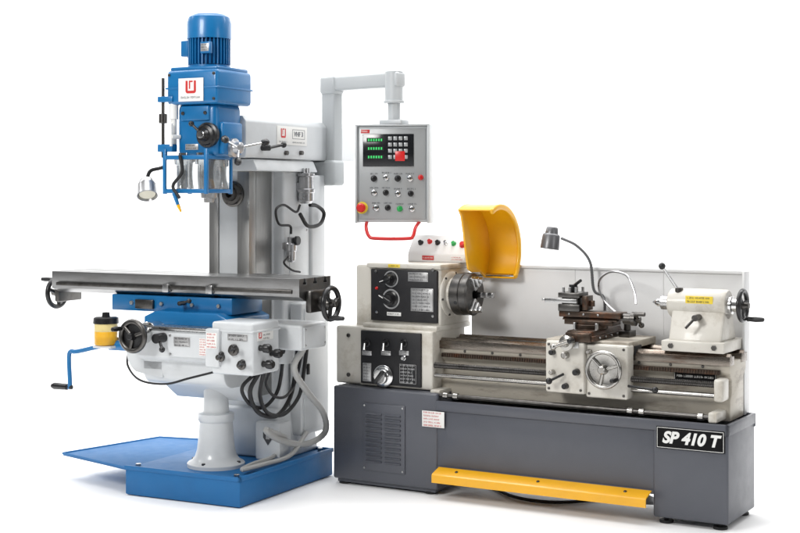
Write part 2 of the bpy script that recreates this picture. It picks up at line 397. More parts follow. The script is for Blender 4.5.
q = MB(); q.box(.148, .60, .152, .50, .885, 1.205, b=.014, sg=3)
hs = q.build('headstock', cream, lathe)
bx('top_cover', cream, hs, .135, .608, .135, .505, 1.198, 1.226, b=.008)
bx('front_panel', blackp, hs, .163, .586, .136, .155, .905, 1.192, b=.004)
YH = .135
def sknob(px, py, R, ang):
    p = on(px, py, YH)
    q = MB(); q.lathe(p, (0, -1, 0), [(0, 0), (0, R*1.25), (.006, R*1.25), (.01, R), (.04, R*.9), (.05, R*.8), (.052, R*.5), (.052, 0)], 30); q.build('selector_knob', black, hs)
    q = MB(); q.lathe(p, (0, -1, 0), [(.0008, R*1.3), (.0008, R*1.55)], 30); q.build('dial_ring', silverp, hs)
    q = MB(); q.M = FA(p, '-y') @ Matrix.Rotation(ang, 4, 'Z'); q.box(-R*1.5, R*1.0, -R*.26, R*.26, .036, .062, b=.006); q.build('selector_grip', black, hs)
    q = MB(); q.M = FA(p, '-y') @ Matrix.Rotation(ang, 4, 'Z'); q.box(-R*1.35, -R*.5, -R*.06, R*.06, .061, .0635, b=0); q.build('pointer_mark', paper, hs)
sknob(391, 299, .036, -.5); sknob(391, 279, .030, .35)
for px, py in ((376, 271), (433, 270), (377, 312), (433, 316)):
    p = on(px, py, YH); q = MB(); q.lathe(p, (0, -1, 0), [(0, 0), (0, .009), (.006, .008), (.007, 0)], 16); q.build('plug', steel, hs)
p = on(418, 277, YH); plate('label_plate', hs, p, '-y', .125, .05, [silverp, ink], rows=3, grid=3)
p = on(422, 300, YH); plate('speed_chart', hs, p, '-y', .14, .125, [silverp, ink], rows=7, grid=4)
p = on(394, 314, YH); plate('label_plate', hs, p, '-y', .09, .02, [paper, ink], rows=1, hmax=.004)
p = on(377, 288, YH); knob(hs, p, (0, -1, 0), .008, .012, red, name='button')
p = on(394, 261, .134); plate('sticker', hs, (p.x, .1345, 1.212), '-y', .075, .018, [yink, ink], rows=1, hmax=.004)
q = MB(); q.lathe((.595, YB, ZA), (1, 0, 0), [(0, 0), (0, .125), (.012, .125), (.018, .115), (.02, .09), (.035, .088), (.035, 0)], 40); q.build('spindle_cover', cream, hs)
for k in range(6):
    a = k*PI/3+.2; d = V((0, math.cos(a), math.sin(a))); cy('cover_bolt', dsteel, hs, V((.605, YB, ZA))+d*.118, V((.616, YB, ZA))+d*.118, .007, n=6)
# switch panel on top
q = MB(); q.prism([(.37, 1.226), (.37, 1.272), (.44, 1.377), (.50, 1.377), (.50, 1.226)], 'x', .265, .66, b=.006)
swp = q.build('switch_panel', sheet, lathe)
nrm = V((0, -.105, .07)).normalized()
def sp(px, py):
    for i in range(60):
        y = .37+.07*i/59; p = L.y(px, py, y)
        if p.z <= 1.272+1.5*(y-.37): return p
    return p
for px, py, m, r in ((421, 243, black, .012), (430, 242, red, .011), (438, 243, black, .012), (446, 243, chrome, .010), (454, 244, greenb, .011), (463, 245, red, .015)):
    p = sp(px, py); q = MB(); q.lathe(p-nrm*.002, nrm, [(0, 0), (0, r*1.35), (.005, r*1.35), (.006, r), (.02, r*.95), (.022, 0)], 18); q.build('push_button', m, swp)
p = L.y(428, 253, .369); plate('label_plate', swp, (p.x, .369, 1.25), '-y', .075, .024, [redink, paper], rows=1, hmax=.004)
plate('label_plate', swp, (p.x+.19, .369, 1.25), '-y', .09, .024, [paper, redink], rows=2)
# chuck
q = MB(); q.lathe((.62, YB, ZA), (1, 0, 0), [(0, 0), (0, .088), (.02, .088), (.022, .108), (.028, .115), (.075, .115), (.079, .111), (.083, .115), (.122, .115), (.13, .107), (.13, .034), (.07, .03), (.07, 0)], 48)
ck = q.build('chuck', dsteel, lathe)
for k in range(3):
    q = MB(); q.M = Matrix.Translation((.75, YB, ZA)) @ Matrix.Rotation(.45+2*PI*k/3, 4, 'X')
    q.box(-.002, .02, -.015, .015, .032, .108, b=.002); q.box(.018, .045, -.0145, .0145, .055, .106, b=.002); q.box(.043, .068, -.014, .014, .078, .104, b=.002)
    q.build('jaw', steel, ck)
for k in range(3):
    a = 1.4+2*PI*k/3; d = V((0, math.cos(a), math.sin(a))); p = V((.685, YB, ZA))+d*.1135
    cy('key_socket', black, ck, p, p+d*.003, .011, n=12)
# chuck guard: deep rounded hood, solid cheek on the headstock side, hollow towards the front
cyv, czv, Rg = .225, 1.305, .25
def arc(a0, a1, R, n=30): return [(cyv+R*math.cos(a0+(a1-a0)*i/n), czv+R*math.sin(a0+(a1-a0)*i/n)) for i in range(n+1)]
a0, a1 = math.radians(-40), math.radians(118)
q = MB(); q.prism(arc(a0, a1, Rg)+arc(a1, a0, Rg-.006), 'x', .735, .925, b=0)
q.prism(arc(a0, a1, Rg+.002)+arc(a1, a0, Rg-.03), 'x', .916, .936, b=.009, sg=4)
e0_, e1_ = arc(a0, a1, Rg)[0], arc(a0, a1, Rg)[-1]
q.prism(arc(a0, a1, Rg+.002)+[(e1_[0]+.03, e1_[1]-.035), (.165, 1.40), (.19, 1.28), (.215, 1.20), (.26, 1.182), (.36, 1.178)], 'x', .727, .740, b=.005, sg=2)
cg = q.build('chuck_guard', yellow, lathe)
cy('hinge_bar', chrome, cg, (.60, .425, 1.16), (.93, .425, 1.16), .011)
# splash guard
q = MB(); q.box(.62, 2.2, .478, .486, .50, 1.217, b=.001); q.box(.62, 2.2, .462, .486, 1.203, 1.219, b=.003)
q.box(2.192, 2.204, .40, .486, .50, 1.219, b=.002)
for x in (1.25, 1.75): q.box(x-.002, x+.002, .4755, .479, .50, 1.2, b=0)
q.build('splash_guard', sheet, lathe)
# saddle, apron
q = MB(); q.prism([(.06, .82), (.06, .868), (.45, .868), (.45, .80), (.43, .80), (.43, .832), (.135, .832), (.13, .80)], 'x', 1.27, 1.72, b=.004)
sad = q.build('saddle', creamd, lathe)
for x0, x1 in ((1.262, 1.271), (1.719, 1.728)): bx('way_wiper', rubber, sad, x0, x1, .13, .22, .80, .845, b=.002)
q = MB(); q.box(1.29, 1.505, .005, .12, .60, .862, b=.012, sg=3); q.box(1.50, 1.725, .03, .12, .585, .855, b=.012, sg=3)
ap = q.build('apron', cream, lathe)
p = on(606, 369, .0); wheel('handwheel', lathe, (p.x, -.035, p.z), (0, -1, 0), .098, wheelm, wheelm, rim=.011, spk=3, web=True, ga=-.5, gl=.085)
cy('wheel_boss', alu, ap, (p.x, .032, p.z), (p.x, -.02, p.z), .055)
for px, py, r, m in ((553, 352, .016, black), (566, 355, .02, wheelm), (553, 372, .014, wheelm), (577, 372, .018, black), (566, 386, .016, black), (588, 352, .013, wheelm)):
    p = on(px, py, .004); q = MB(); q.lathe((p.x, .006 if px < 580 else .03, p.z), (0, -1, 0), [(0, 0), (0, r), (.03, r*.85), (.034, r*.6), (.034, 0)], 18); q.build('knob', m, ap)
q = MB(); q.cyl((1.40, -.01, .70), on(549, 381, -.05), .007, n=12); q.ball(on(549, 381, -.05), .017); q.build('feed_lever', black, ap)
q = MB(); q.cyl(on(628, 386, .02), on(655, 390, -.03), .007, n=12); q.ball(on(655, 390, -.03), .016); q.build('control_lever', black, ap)
plate('label_plate', ap, on(574, 345, .004), '-y', .05, .03, [silverp, ink], rows=2)
for x, z in ((1.31, .62), (1.485, .62), (1.31, .845), (1.52, .605), (1.705, .605), (1.705, .835)):
    cy('apron_screw', dsteel, ap, (x, .035 if x > 1.505 else .01, z), (x, .024 if x > 1.505 else -.001, z), .007, n=8)
# cross slide with its ball crank
q = MB(); q.box(1.385, 1.555, .01, .43, .868, .895, b=.004); q.prism([(1.395, .893), (1.545, .893), (1.535, .918), (1.405, .918)], 'y', .02, .42, b=.003); q.box(1.40, 1.54, .0, .03, .862, .912, b=.008)
cs = q.build('cross_slide', rust, lathe)
for y in (.08, .16, .24, .32): cy('gib_screw', steel, cs, (1.553, y, .882), (1.562, y, .882), .006, n=8)
pc2 = V((1.43, 0, .862))
q = MB(); q.lathe(pc2+V((0, .005, 0)), (0, -1, 0), [(0, 0), (0, .03), (.03, .03), (.034, .038), (.06, .038), (.064, .022), (.09, .018), (.09, 0)], 28); q.build('graduated_dial', wheelm, cs)
q = MB(); q.cyl(pc2+V((-.05, -.085, -.018)), pc2+V((.055, -.085, .02)), .009, n=14); q.ball(pc2+V((-.055, -.085, -.02)), .016); q.build('crank_handle', wheelm, cs)
q = MB(); q.lathe(pc2+V((.055, -.085, .02)), (0, -1, 0), [(0, 0), (0, .008), (.02, .012), (.055, .013), (.06, 0)], 14); q.build('crank_grip', black, cs)
# compound slide
q = MB(); q.cyl((1.46, .2, .915), (1.46, .2, .94), .088, n=40); q.box(1.335, 1.60, .14, .26, .938, .962, b=.003); q.prism([(.15, .96), (.165, .974), (.235, .974), (.25, .96)], 'x', 1.32, 1.62, b=.001); q.box(1.30, 1.64, .15, .25, .974, 1.006, b=.004)
cp = q.build('compound_slide', rust, lathe)
for x in (1.36, 1.44, 1.52): cy('gib_screw', steel, cp, (x, .151, .99), (x, .142, .99), .006, n=8)
for x in (1.40, 1.52): cy('swivel_bolt', steel, cp, (x, .128, .915), (x, .128, .95), .009, n=6)
q = MB(); q.lathe((1.64, .2, .975), (1, 0, 0), [(0, 0), (0, .028), (.04, .028), (.045, .036), (.065, .036), (.068, .014), (.09, .012), (.09, 0)], 24); q.build('graduated_dial', dsteel, cp)
q = MB(); q.cyl((1.715, .2-.045, .975+.03), (1.715, .2+.05, .975-.035), .009, n=12); q.ball((1.715, .25, .94), .015); q.cyl((1.715, .155, 1.005), (1.77, .155, 1.005), .011, n=12); q.build('crank_handle', dsteel, cp)
# tool post
q = MB(); q.box(1.30, 1.42, .14, .26, 1.004, 1.04, b=.003); q.box(1.315, 1.405, .155, .245, 1.04, 1.075, b=.002); q.box(1.30, 1.42, .14, .26, 1.074, 1.10, b=.003)
tp = q.build('tool_post', dsteel, lathe)
for x in (1.325, 1.36, 1.395):
    for y in (.155, .245):
        q = MB(); q.cyl((x, y, 1.098), (x, y, 1.128), .008, n=6, b=.001); q.build('clamp_bolt', steel, tp)
q = MB(); q.cyl((1.36, .2, 1.1), (1.36, .2, 1.14), .022, n=20); q.cyl((1.36, .2, 1.13), (1.42, .16, 1.165), .008, n=12); q.build('locking_lever', black, tp)
q = MB(); q.box(1.22, 1.40, .15, .172, 1.046, 1.066, b=.001); q.box(1.205, 1.222, .146, .168, 1.052, 1.066, b=.002); q.build('cutting_tool', steel, tp)
q = MB(); q.box(1.425, 1.455, .16, .24, 1.01, 1.085, b=.003); q.box(1.45, 1.48, .19, .205, 1.03, 1.06, b=.001); q.build('tool_holder', rust, tp)
q = MB(); q.box(1.57, 1.63, .30, .40, .868, .90, b=.004); q.cyl((1.6, .35, .90), (1.6, .35, .95), .018); q.cyl((1.6, .33, .935), (1.6, .28, .96), .006, n=10); q.build('coolant_valve', dsteel, sad)
# lamp and coolant pipe
q = MB(); q.tube([(1.43, .44, .86), (1.435, .44, 1.05), L.y(594, 290, .42), L.y(590, 262, .41), L.y(577, 246, .38), L.y(561, 238, .36)], .0075, n=10, k=24, ribs=.12)
q.cyl((1.43, .44, .85), (1.43, .44, .90), .02)
lm = q.build('work_lamp', lampg, lathe)
p = L.y(551, 238, .355)
q = MB(); dd = V((-.10, -.1, -1)).normalized(); p0 = p-dd*.06
q.lathe(p0, dd, [(0, 0), (0, .026), (.006, .032), (.035, .036), (.04, .044), (.046, .048), (.118, .052), (.12, .05), (.118, .046), (.10, .042), (.10, 0)], 28)
q.build('lamp_shade', lampg, lm)
q = MB(); q.lathe(p0+dd*.102, dd, [(0, 0), (0, .04), (.004, .036), (.008, 0)], 20); q.build('bulb', lens, lm)
q = MB(); q.tube([(1.6, .35, .94), L.y(604, 300, .38), L.y(599, 282, .36), L.y(610, 272, .3), L.y(626, 275, .25), L.y(634, 290, .22), L.y(636, 304, .2)], .006, n=8, k=10); q.build('coolant_pipe', alu, lathe)
# tailstock
S = .018
q = MB(); q.box(1.85+S, 2.17+S, .115, .44, .832, .885, b=.006); q.prism([(.145, .88), (.175, .95), (.20, 1.03), (.34, 1.03), (.37, .95), (.40, .88)], 'x', 1.875+S, 2.145+S, b=.012, sg=3)
q.lathe((1.845+S, YB, ZA), (1, 0, 0), [(0, 0), (0, .062), (.01, .072), (.10, .076), (.29, .076), (.30, .07), (.30, 0)], 36)
ts = q.build('tailstock', cream, lathe)
q = MB(); q.lathe((1.845+S, YB, ZA), (-1, 0, 0), [(-.02, 0), (-.02, .036), (.045, .036), (.048, .03), (.048, 0)], 24); ql = q.build('quill', steel, ts)
q = MB(); q.lathe((1.80+S, YB, ZA), (-1, 0, 0), [(0, 0), (0, .021), (.022, .021), (.052, 0)], 20); q.build('live_center', chrome, ts)
q = MB(); q.lathe((2.145+S, YB, ZA), (1, 0, 0), [(0, 0), (0, .045), (.02, .045), (.022, .034), (.06, .03), (.06, 0)], 24); q.build('graduated_dial', chrome, ts)
wheel('handwheel', lathe, (2.215+S, YB, ZA), (1, 0, 0), .085, black, dsteel, rim=.012, ga=-1.2, gl=.10)
lever('clamp_lever', ts, V((1.90+S, .24, 1.12)), L.y(662, 266, .19), .008, chrome, black, .018)
cy('clamp_boss', dsteel, ts, (1.90+S, .24, 1.10), (1.90+S, .24, 1.14), .02)
q = MB(); q.cyl((2.02+S, .19, 1.0), (2.02+S, .12, 1.0), .016); q.cyl((2.02+S, .13, 1.0), (1.98+S, .10, .95), .007); q.build('lock_handle', dsteel, ts)
p = L.y(699, 300, .195); plate('warning_sticker', ts, (p.x, .1965, p.z), '-y', .14, .038, [yink, ink], rows=2, hmax=.005)
for x in (1.90, 2.12): q = MB(); q.cyl((x+S, .117, .86), (x+S, .105, .86), .014, n=6); q.build('clamp_bolt', dsteel, ts)

# ================================================================== MILL
Mf = Frame(-1.471, 7.49, 27.1)
mill = thing('milling_machine', 'tall white and blue knee milling machine with hanging control panel on blue tray base', 'milling machine', Mf, .37, .48)
# base
q = MB(); q.box(0, .733, 0, .955, .004, .146, b=.01)
q.box(-.004, .737, -.004, .014, .136, .16, b=.004); q.box(.719, .737, -.004, .959, .136, .16, b=.004); q.box(-.004, .737, .941, .959, .136, .16, b=.004)
base = q.build('base', bluem, mill)
q = MB(); tp_ = [(.01, .01), (-.588, .189), (-.419, .866), (.01, .94)]
q.prism(tp_, 'z', .130, .143, b=.003)
for a, b in zip(tp_[:3], tp_[1:]):
    q.tube([V((*a, .143)), V((*b, .143))], .007, n=6)
q.build('chip_tray', bluem, mill)
for x, y in ((.05, .05), (.68, .05), (.68, .9)): cy('anchor_bolt', steel, base, (x, y, .14), (x, y, .165), .016, n=6)
# column
q = MB(); q.prism([(.60, .146), (.60, .40), (.665, .55), (.665, 1.745), (.95, 1.745), (.95, .146)], 'x', .215, .585, b=.018, sg=3)
q.prism([(.20, 1.735), (.62, 1.735), (.59, 1.80), (.29, 1.80)], 'y', .34, .98, b=.008)
q.prism([(.16, .146), (.64, .146), (.60, .42), (.20, .42)], 'y', .56, .955, b=.02, sg=3)
q.box(.30, .52, .44, .67, .5, 1.738, b=.006)
col = q.build('column', white, mill)
q = MB(); q.prism([(.475, .362), (.552, .362), (.552, .425), (.533, .46), (.533, .62), (.515, .62), (.515, .43), (.475, .43)], 'z', .50, 1.737, b=.002)
q.build('slideway', wsteel, col)
q = MB(); q.prism([(.29, .362), (.35, .362), (.35, .44), (.312, .44), (.312, .46), (.29, .41)], 'z', .50, 1.737, b=.002)
q.build('slideway', wsteel, col)
bx('way_cover', white, col, .351, .474, .372, .45, .50, 1.737, b=.002)
q = MB(); p = Mf.y(234, 194, .37)
q.lathe(p, (0, -1, 0), [(0, 0), (0, .07), (.015, .07), (.018, .06), (.03, .055), (.032, .04), (.05, .036), (.05, .02), (.02, .018), (.02, 0)], 32); q.build('spindle_nose', dsteel, col)
for k in range(6):
    a = k*PI/3; cy('flange_bolt', black, col, p+V((.055*math.cos(a), -.014, .055*math.sin(a))), p+V((.055*math.cos(a), -.03, .055*math.sin(a))), .007, n=6)
q = MB(); q.box(.25, .60, .945, 1.10, .95, 1.72, b=.012, sg=3); q.build('rear_cabinet', white, mill)
q = MB(); q.box(.60, .68, .70, 1.0, .26, 1.0, b=.01, sg=3); eb = q.build('electrical_cabinet', white, mill)
bx('cabinet_door', white, eb, .678, .688, .72, .98, .29, .97, b=.004)
bx('door_latch', black, eb, .686, .70, .735, .76, .6, .66)
q = MB(); q.box(.584, .59, .72, .92, 1.10, 1.42, b=.002); q.build('side_cover', white, col)
for y in (.735, .905):
    for z in (1.115, 1.405): cy('screw', steel, col, (.589, y, z), (.594, y, z), .006, n=8)
# ram
q = MB(); q.prism([(.30, 1.805), (.60, 1.805), (.605, 1.83), (.605, 2.0), (.58, 2.03), (.32, 2.03), (.295, 2.0), (.295, 1.83)], 'y', .25, 1.45, b=.008)
ram = q.build('ram', white, mill)
p = Mf.x(292, 136, .606)
q = MB(); q.M = FA(p, '+x'); q.box(-.16, .16, -.052, .052, -.001, .002, b=.0006); q.m = 1; emblem(q, -.095, .012, .026, .0026); q.m = 2; marks(q, -.14, -.05, -.035, .004, .0026, random.Random(3)); marks(q, .0, .14, -.036, .004, .0026, random.Random(5))
for b4 in ((.0, .135, .034, .0365), (.0, .135, -.0165, -.014), (.0, .004, -.0165, .0365), (.131, .135, -.0165, .0365)): q.quad(*b4, .0026)
q.build('label_plate', [paper, redink, greyink], ram)
text('VHF 3', .038, FA(p+V((.0028, .0675, .010)), '+x'), 'model_lettering', greyink, ram, off=.0005)
p = Mf.x(262, 148, .606); q = MB(); q.cyl(p, p+V((.05, 0, 0)), .016); q.cyl(p+V((.045, 0, 0)), p+V((.06, .12, .02)), .008, n=12); q.ball(p+V((.06, .125, .02)), .017); q.build('clamp_handle', black, ram)
for px in (285, 300):
    p = Mf.x(px, 153, .604); q = MB(); q.cyl(p, p+V((.02, 0, 0)), .014, n=6); q.build('clamp_bolt', dsteel, ram)
# head
hx, hy = .46, .12
q = MB(); q.box(.335, .585, .0, .25, 1.80, 2.085, b=.035, sg=4); q.lathe((hx, .14, 1.93), (0, 1, 0), [(0, 0), (0, .12), (.13, .12), (.13, 0)], 36)
q.box(.58, .612, .03, .21, 1.815, 1.985, b=.012, sg=3); q.box(.37, .55, -.014, .02, 1.99, 2.07, b=.01, sg=3); q.box(.318, .345, .04, .20, 1.83, 2.0, b=.01, sg=3)
hd = q.build('milling_head', blue, mill)
q = MB(); q.box(.30, .622, -.04, .285, 2.075, 2.255, b=.02, sg=3); q.box(.315, .607, -.025, .27, 2.25, 2.272, b=.008); q.box(.296, .626, -.044, .289, 2.155, 2.165, b=.003)
q.build('drive_housing', blue, hd)
for x in (.32, .60):
    for z in (2.10, 2.23): cy('cover_screw', dsteel, hd, (x, -.038, z), (x, -.046, z), .008, n=8)
for x in (.39, .53): cy('head_bolt', dsteel, hd, (x, -.013, 2.03), (x, -.024, 2.03), .010, n=6)
p = Mf.y(191, 89, -.0445)
q = MB(); q.M = FA(p, '-y'); q.box(-.078, .078, -.064, .056, 0, .002, b=.0005); q.m = 1
emblem(q, 0, .010, .033, .0027)
q.m = 2; marks(q, -.062, .068, -.044, .0058, .0027, random.Random(11))
q.build('emblem_plate', [paper, redink, greyink], hd)
# motor
q = MB(); mc = V((hx, hy, 0))
q.lathe((hx, hy, 2.27), (0, 0, 1), [(0, 0), (0, .112), (.015, .112), (.018, .094), (.15, .094), (.15, 0)], 36)
for k in range(34):
    q.M = Matrix.Translation(mc) @ Matrix.Rotation(2*PI*k/34, 4, 'Z'); q.box(.09, .112, -.0025, .0025, 2.29, 2.425, b=0)
q.M = Matrix()
mt = q.build('motor', blue, hd)
q = MB(); q.lathe((hx, hy, 2.425), (0, 0, 1), [(0, .10), (0, .117), (.085, .117), (.115, .108), (.13, .085), (.133, .06), (.128, .058), (.128, 0)], 40); q.build('fan_cover', blue, hd)
bx('terminal_box', blue, hd, hx-.145, hx-.085, hy-.055, hy+.05, 2.335, 2.42, b=.006)
bx('plate_mount', blue, hd, hx+.03, hx+.09, hy-.125, hy-.10, 2.34, 2.40)
plate('rating_plate', hd, (hx+.06, hy-.1255, 2.37), '-y', .05, .04, [silverp, ink], rows=3)
# quill and guard
q = MB(); q.lathe((hx, hy, 1.81), (0, 0, -1), [(0, 0), (0, .085), (.06, .085), (.065, .055), (.19, .055), (.195, .046), (.22, .044), (.225, .03), (.245, .028), (.245, 0)], 36)
q.build('quill', steel, hd)
gL, gR, gF = hx-.16, hx+.10, hy-.17
gd = MB()
for z in (1.80, 1.625):
    gd.box(gL-.008, gR+.008, gF-.008, gF+.008, z-.011, z+.011, b=.003); gd.box(gL-.008, gL+.008, gF, hy+.05, z-.01, z+.01, b=.003); gd.box(gR-.008, gR+.008, gF, hy+.05, z-.01, z+.01, b=.003)
for x, y in ((gL, gF), (gR, gF), (gR, hy+.05), (gL, hy+.05)): gd.box(x-.0095, x+.0095, y-.0095, y+.0095, 1.61, 1.845, b=.003)
gd.box(gL-.02, gL+.06, hy-.02, hy+.06, 1.79, 1.835, b=.006)
grd = gd.build('spindle_guard', blue, hd)
bx('guard_window', clear, hd, gL+.01, gR-.01, gF-.002, gF+.003, 1.637, 1.788, b=.001)
bx('guard_window', clear, hd, gR-.0025, gR+.0025, gF+.011, hy+.039, 1.637, 1.788, b=.001)
for x in (hx-.085, hx+.03):
    q = MB(); q.lathe((x, hy-.105, 1.625), (0, 0, 1), [(0, 0), (0, .04), (.02, .042), (.024, .034), (.13, .034), (.134, .044), (.175, .044), (.18, .032), (.20, .032), (.20, 0)], 28); q.build('guard_cylinder', pchrome, hd)
# depth rod
p = Mf.y(163, 78, -.03); q = MB(); q.cyl((p.x, p.y, 1.80), (p.x, p.y, p.z), .009, n=12); q.cyl((p.x, p.y, 1.98), (p.x, p.y, 2.03), .022); q.build('depth_stop_rod', dsteel, hd)
for z0, z1 in ((2.09, 2.12), (1.83, 1.87)): bx('rod_bracket', blue, hd, p.x-.022, .345, -.05, -.003, z0, z1)
q = MB(); q.cyl((p.x+.055, -.01, 1.87), (p.x+.055, -.01, 2.05), .016); q.cyl((p.x+.055, -.01, 2.0), (p.x+.055, -.01, 2.09), .024); q.build('balance_rod', paper, hd)
# quill feed
p = Mf.y(208, 135, .0); q = MB(); q.lathe(p, (0, -1, 0), [(-.01, 0), (-.01, .065), (.012, .065), (.016, .055), (.03, .05), (.034, .035), (.06, .03), (.06, 0)], 36); q.build('feed_dial', black, hd)
q = MB(); q.lathe(p+V((0, -.06, 0)), (0, -1, 0), [(0, 0), (0, .022), (.012, .02), (.014, 0)], 20); q.build('dial_cap', chrome, hd)
q = MB(); q.cyl(p+V((0, -.05, 0)), p+V((-.06, -.06, .055)), .007, n=10); q.ball(p+V((-.062, -.06, .057)), .015); q.build('feed_lever', black, hd)
p = Mf.x(233, 148, .612)
q = MB(); q.lathe(p, (1, 0, 0), [(-.01, 0), (-.01, .05), (.015, .05), (.02, .034), (.05, .03), (.055, .02), (.055, 0)], 28); q.build('capstan_hub', alu, hd)
hc = p+V((.035, 0, 0))
for ex, ey in ((263, 143), (238, 160), (226, 140)):
    e = Mf.x(ex, ey, .70); q = MB(); q.cyl(hc, e, .007, n=12); q.build('capstan_arm', chrome, hd)
    q = MB(); dn = (e-hc).normalized(); q.lathe(e-dn*.01, dn, [(0, 0), (0, .01), (.01, .018), (.035, .019), (.048, .01), (.05, 0)], 16); q.build('capstan_knob', black, hd)
p = Mf.y(180, 137, .0); q = MB(); q.cyl(p, p+V((-.02, -.05, .0)), .012); q.cyl(p+V((-.02, -.05, -.05)), p+V((-.02, -.05, .07)), .008); q.build('clutch_lever', paper, hd)
plate('scale_plate', hd, (.435, -.001, 1.855), '-y', .08, .03, [silverp, ink], rows=2)
# lamp on head
p = Mf.y(147, 188, -.03); dd = V((.35, -.40, -.8)).normalized()
q = MB(); q.lathe(p-dd*.05, dd, [(0, 0), (0, .034), (.008, .042), (.03, .045), (.032, .05), (.08, .052), (.10, .055), (.10, .049), (.085, .044), (.085, 0)], 32)
ml = q.build('work_lamp', alu, hd); q = MB(); q.lathe(p+dd*.037, dd, [(0, 0), (0, .044), (.004, .042), (.008, 0)], 28); q.build('lamp_lens', lens, hd)
q = MB(); q.tube([p-dd*.045, p+V((.0, .03, .09)), p+V((.06, .06, .11)), (hx-.16, .10, 1.80)], .009, n=8, ribs=.25, k=14); q.build('lamp_arm', rubber, hd)
# coolant nozzle
p1 = Mf.y(182, 176, -.07); p2 = Mf.y(178, 200, -.08)
q = MB(); q.tube([(hx-.05, -.07, 1.81), p1+V((0, 0, .02)), Mf.y(173, 186, -.08), p2+V((.01, 0, .01))], .009, n=8, k=10); q.build('nozzle_hose', rubber, hd)
q = MB(); q.cyl(Mf.y(174, 193, -.08), Mf.y(178, 205, -.08), .012, .009); q.build('coolant_nozzle', blue, hd)
q = MB(); q.cyl(Mf.y(178, 205, -.08), Mf.y(181, 212, -.08), .010, .005); q.build('nozzle_tip', yellow, hd)
# lubricator on column
p = Mf.x(306, 186, .63)
q = MB(); q.lathe((p.x, p.y, p.z-.10), (0, 0, 1), [(0, 0), (0, .03), (.015, .045), (.06, .045), (.065, .05), (.08, .05), (.085, .042), (.15, .042), (.155, .05), (.17, .05), (.175, .025), (.20, .022), (.20, 0)], 28)
q.box(.58, .64, p.y-.03, p.y+.03, p.z-.03, p.z+.02, b=.004); lu = q.build('oil_pump', alu, mill)
p = Mf.x(291, 246, .62)
q = MB(); q.box(.58, p.x, p.y-.03, p.y+.03, p.z-.02, p.z+.02, b=.004); q.lathe((p.x, p.y, p.z-.09), (0, 0, 1), [(0, 0), (0, .015), (.01, .025), (.06, .027), (.065, .032), (.10, .032), (.105, .022), (.14, .02), (.14, 0)], 24)
fr = q.build('pressure_regulator', alu, mill)
cy('gauge', black, fr, (p.x+.03, p.y, p.z+.03), (p.x+.05, p.y, p.z+.03), .026)
A = lambda x, y: Mf.x(x, y, .63)
q = MB(); q.tube([A(300, 205), A(296, 212), A(284, 205), A(276, 210), A(279, 224), A(290, 226), A(291, 234)], .007, n=8, k=8); q.build('air_hose', rubber, mill)
q = MB(); q.tube([A(310, 205), A(317, 206), A(324, 213), A(320, 224), A(308, 226), A(300, 214)], .011, n=8, k=8); q.build('air_hose', rubber, mill)
q = MB(); q.tube([A(288, 257), A(284, 263), A(292, 270), A(300, 272)], .006, n=8); q.build('air_hose', rubber, mill)
# table
q = MB(); TX0, TX1 = -.60, 1.02
sl = [.165, .27, .375]
poly = [(.11, 1.085), (.11, 1.178)]
for s_ in sl: poly += [(s_-.010, 1.178), (s_-.010, 1.158), (s_-.018, 1.158), (s_-.018, 1.145), (s_+.018, 1.145), (s_+.018, 1.158), (s_+.010, 1.158), (s_+.010, 1.178)]
poly += [(.43, 1.178), (.43, 1.085), (.37, 1.06), (.17, 1.06)]
q.prism(poly, 'x', TX0, TX1, b=.0008, sg=1)
tab = q.build('work_table', tsteel, mill)
q = MB(); q.box(TX0+.04, TX1-.04, .098, .112, 1.10, 1.118, b=.001); q.build('stop_rail', dsteel, tab)
for x in (TX0-.035, TX1-.001):
    q = MB(); q.box(x, x+.036, .17, .37, 1.0, 1.115, b=.01); q.lathe((x+.018, .27, 1.045), (1 if x > 0 else -1, 0, 0), [(0, 0), (0, .035), (.05, .035), (.055, .022), (.09, .02), (.09, 0)], 24); q.build('end_bracket', dsteel, tab)
for x in (.2, .48): q = MB(); q.box(x-.02, x+.02, .085, .11, 1.085, 1.13, b=.003); q.build('stop_dog', steel, tab)
wheel('handwheel', mill, (1.115, .27, 1.045), (1, 0, 0), .095, black, dsteel, rim=.014, ga=4.2, gl=.10)
wheel('handwheel', mill, (-.70, .27, 1.045), (-1, 0, 0), .095, black, dsteel, rim=.014, ga=1.2, gl=.09)
# saddle
q = MB(); q.box(-.19, .60, .125, .42, .975, 1.062, b=.006); q.prism([(.08, .90), (.62, .90), (.62, .955), (.55, .985), (.15, .985), (.08, .955)], 'y', .06, .46, b=.006)
sdl = q.build('saddle', blue, mill)
for x in (-.05, .15, .35, .52): q = MB(); q.cyl((x, .127, 1.02), (x, .112, 1.02), .012, n=6); q.build('gib_screw', steel, sdl)
q = MB(); q.cyl((.30, .12, 1.03), (.30, .07, 1.03), .012); q.cyl((.30, .075, 1.03), (.37, .06, 1.045), .007); q.ball((.375, .059, 1.046), .013); q.build('clamp_lever', black, sdl)
q = MB(); q.box(-.02, .10, .108, .126, .99, 1.04, b=.004); q.build('feed_trip', dsteel, sdl)
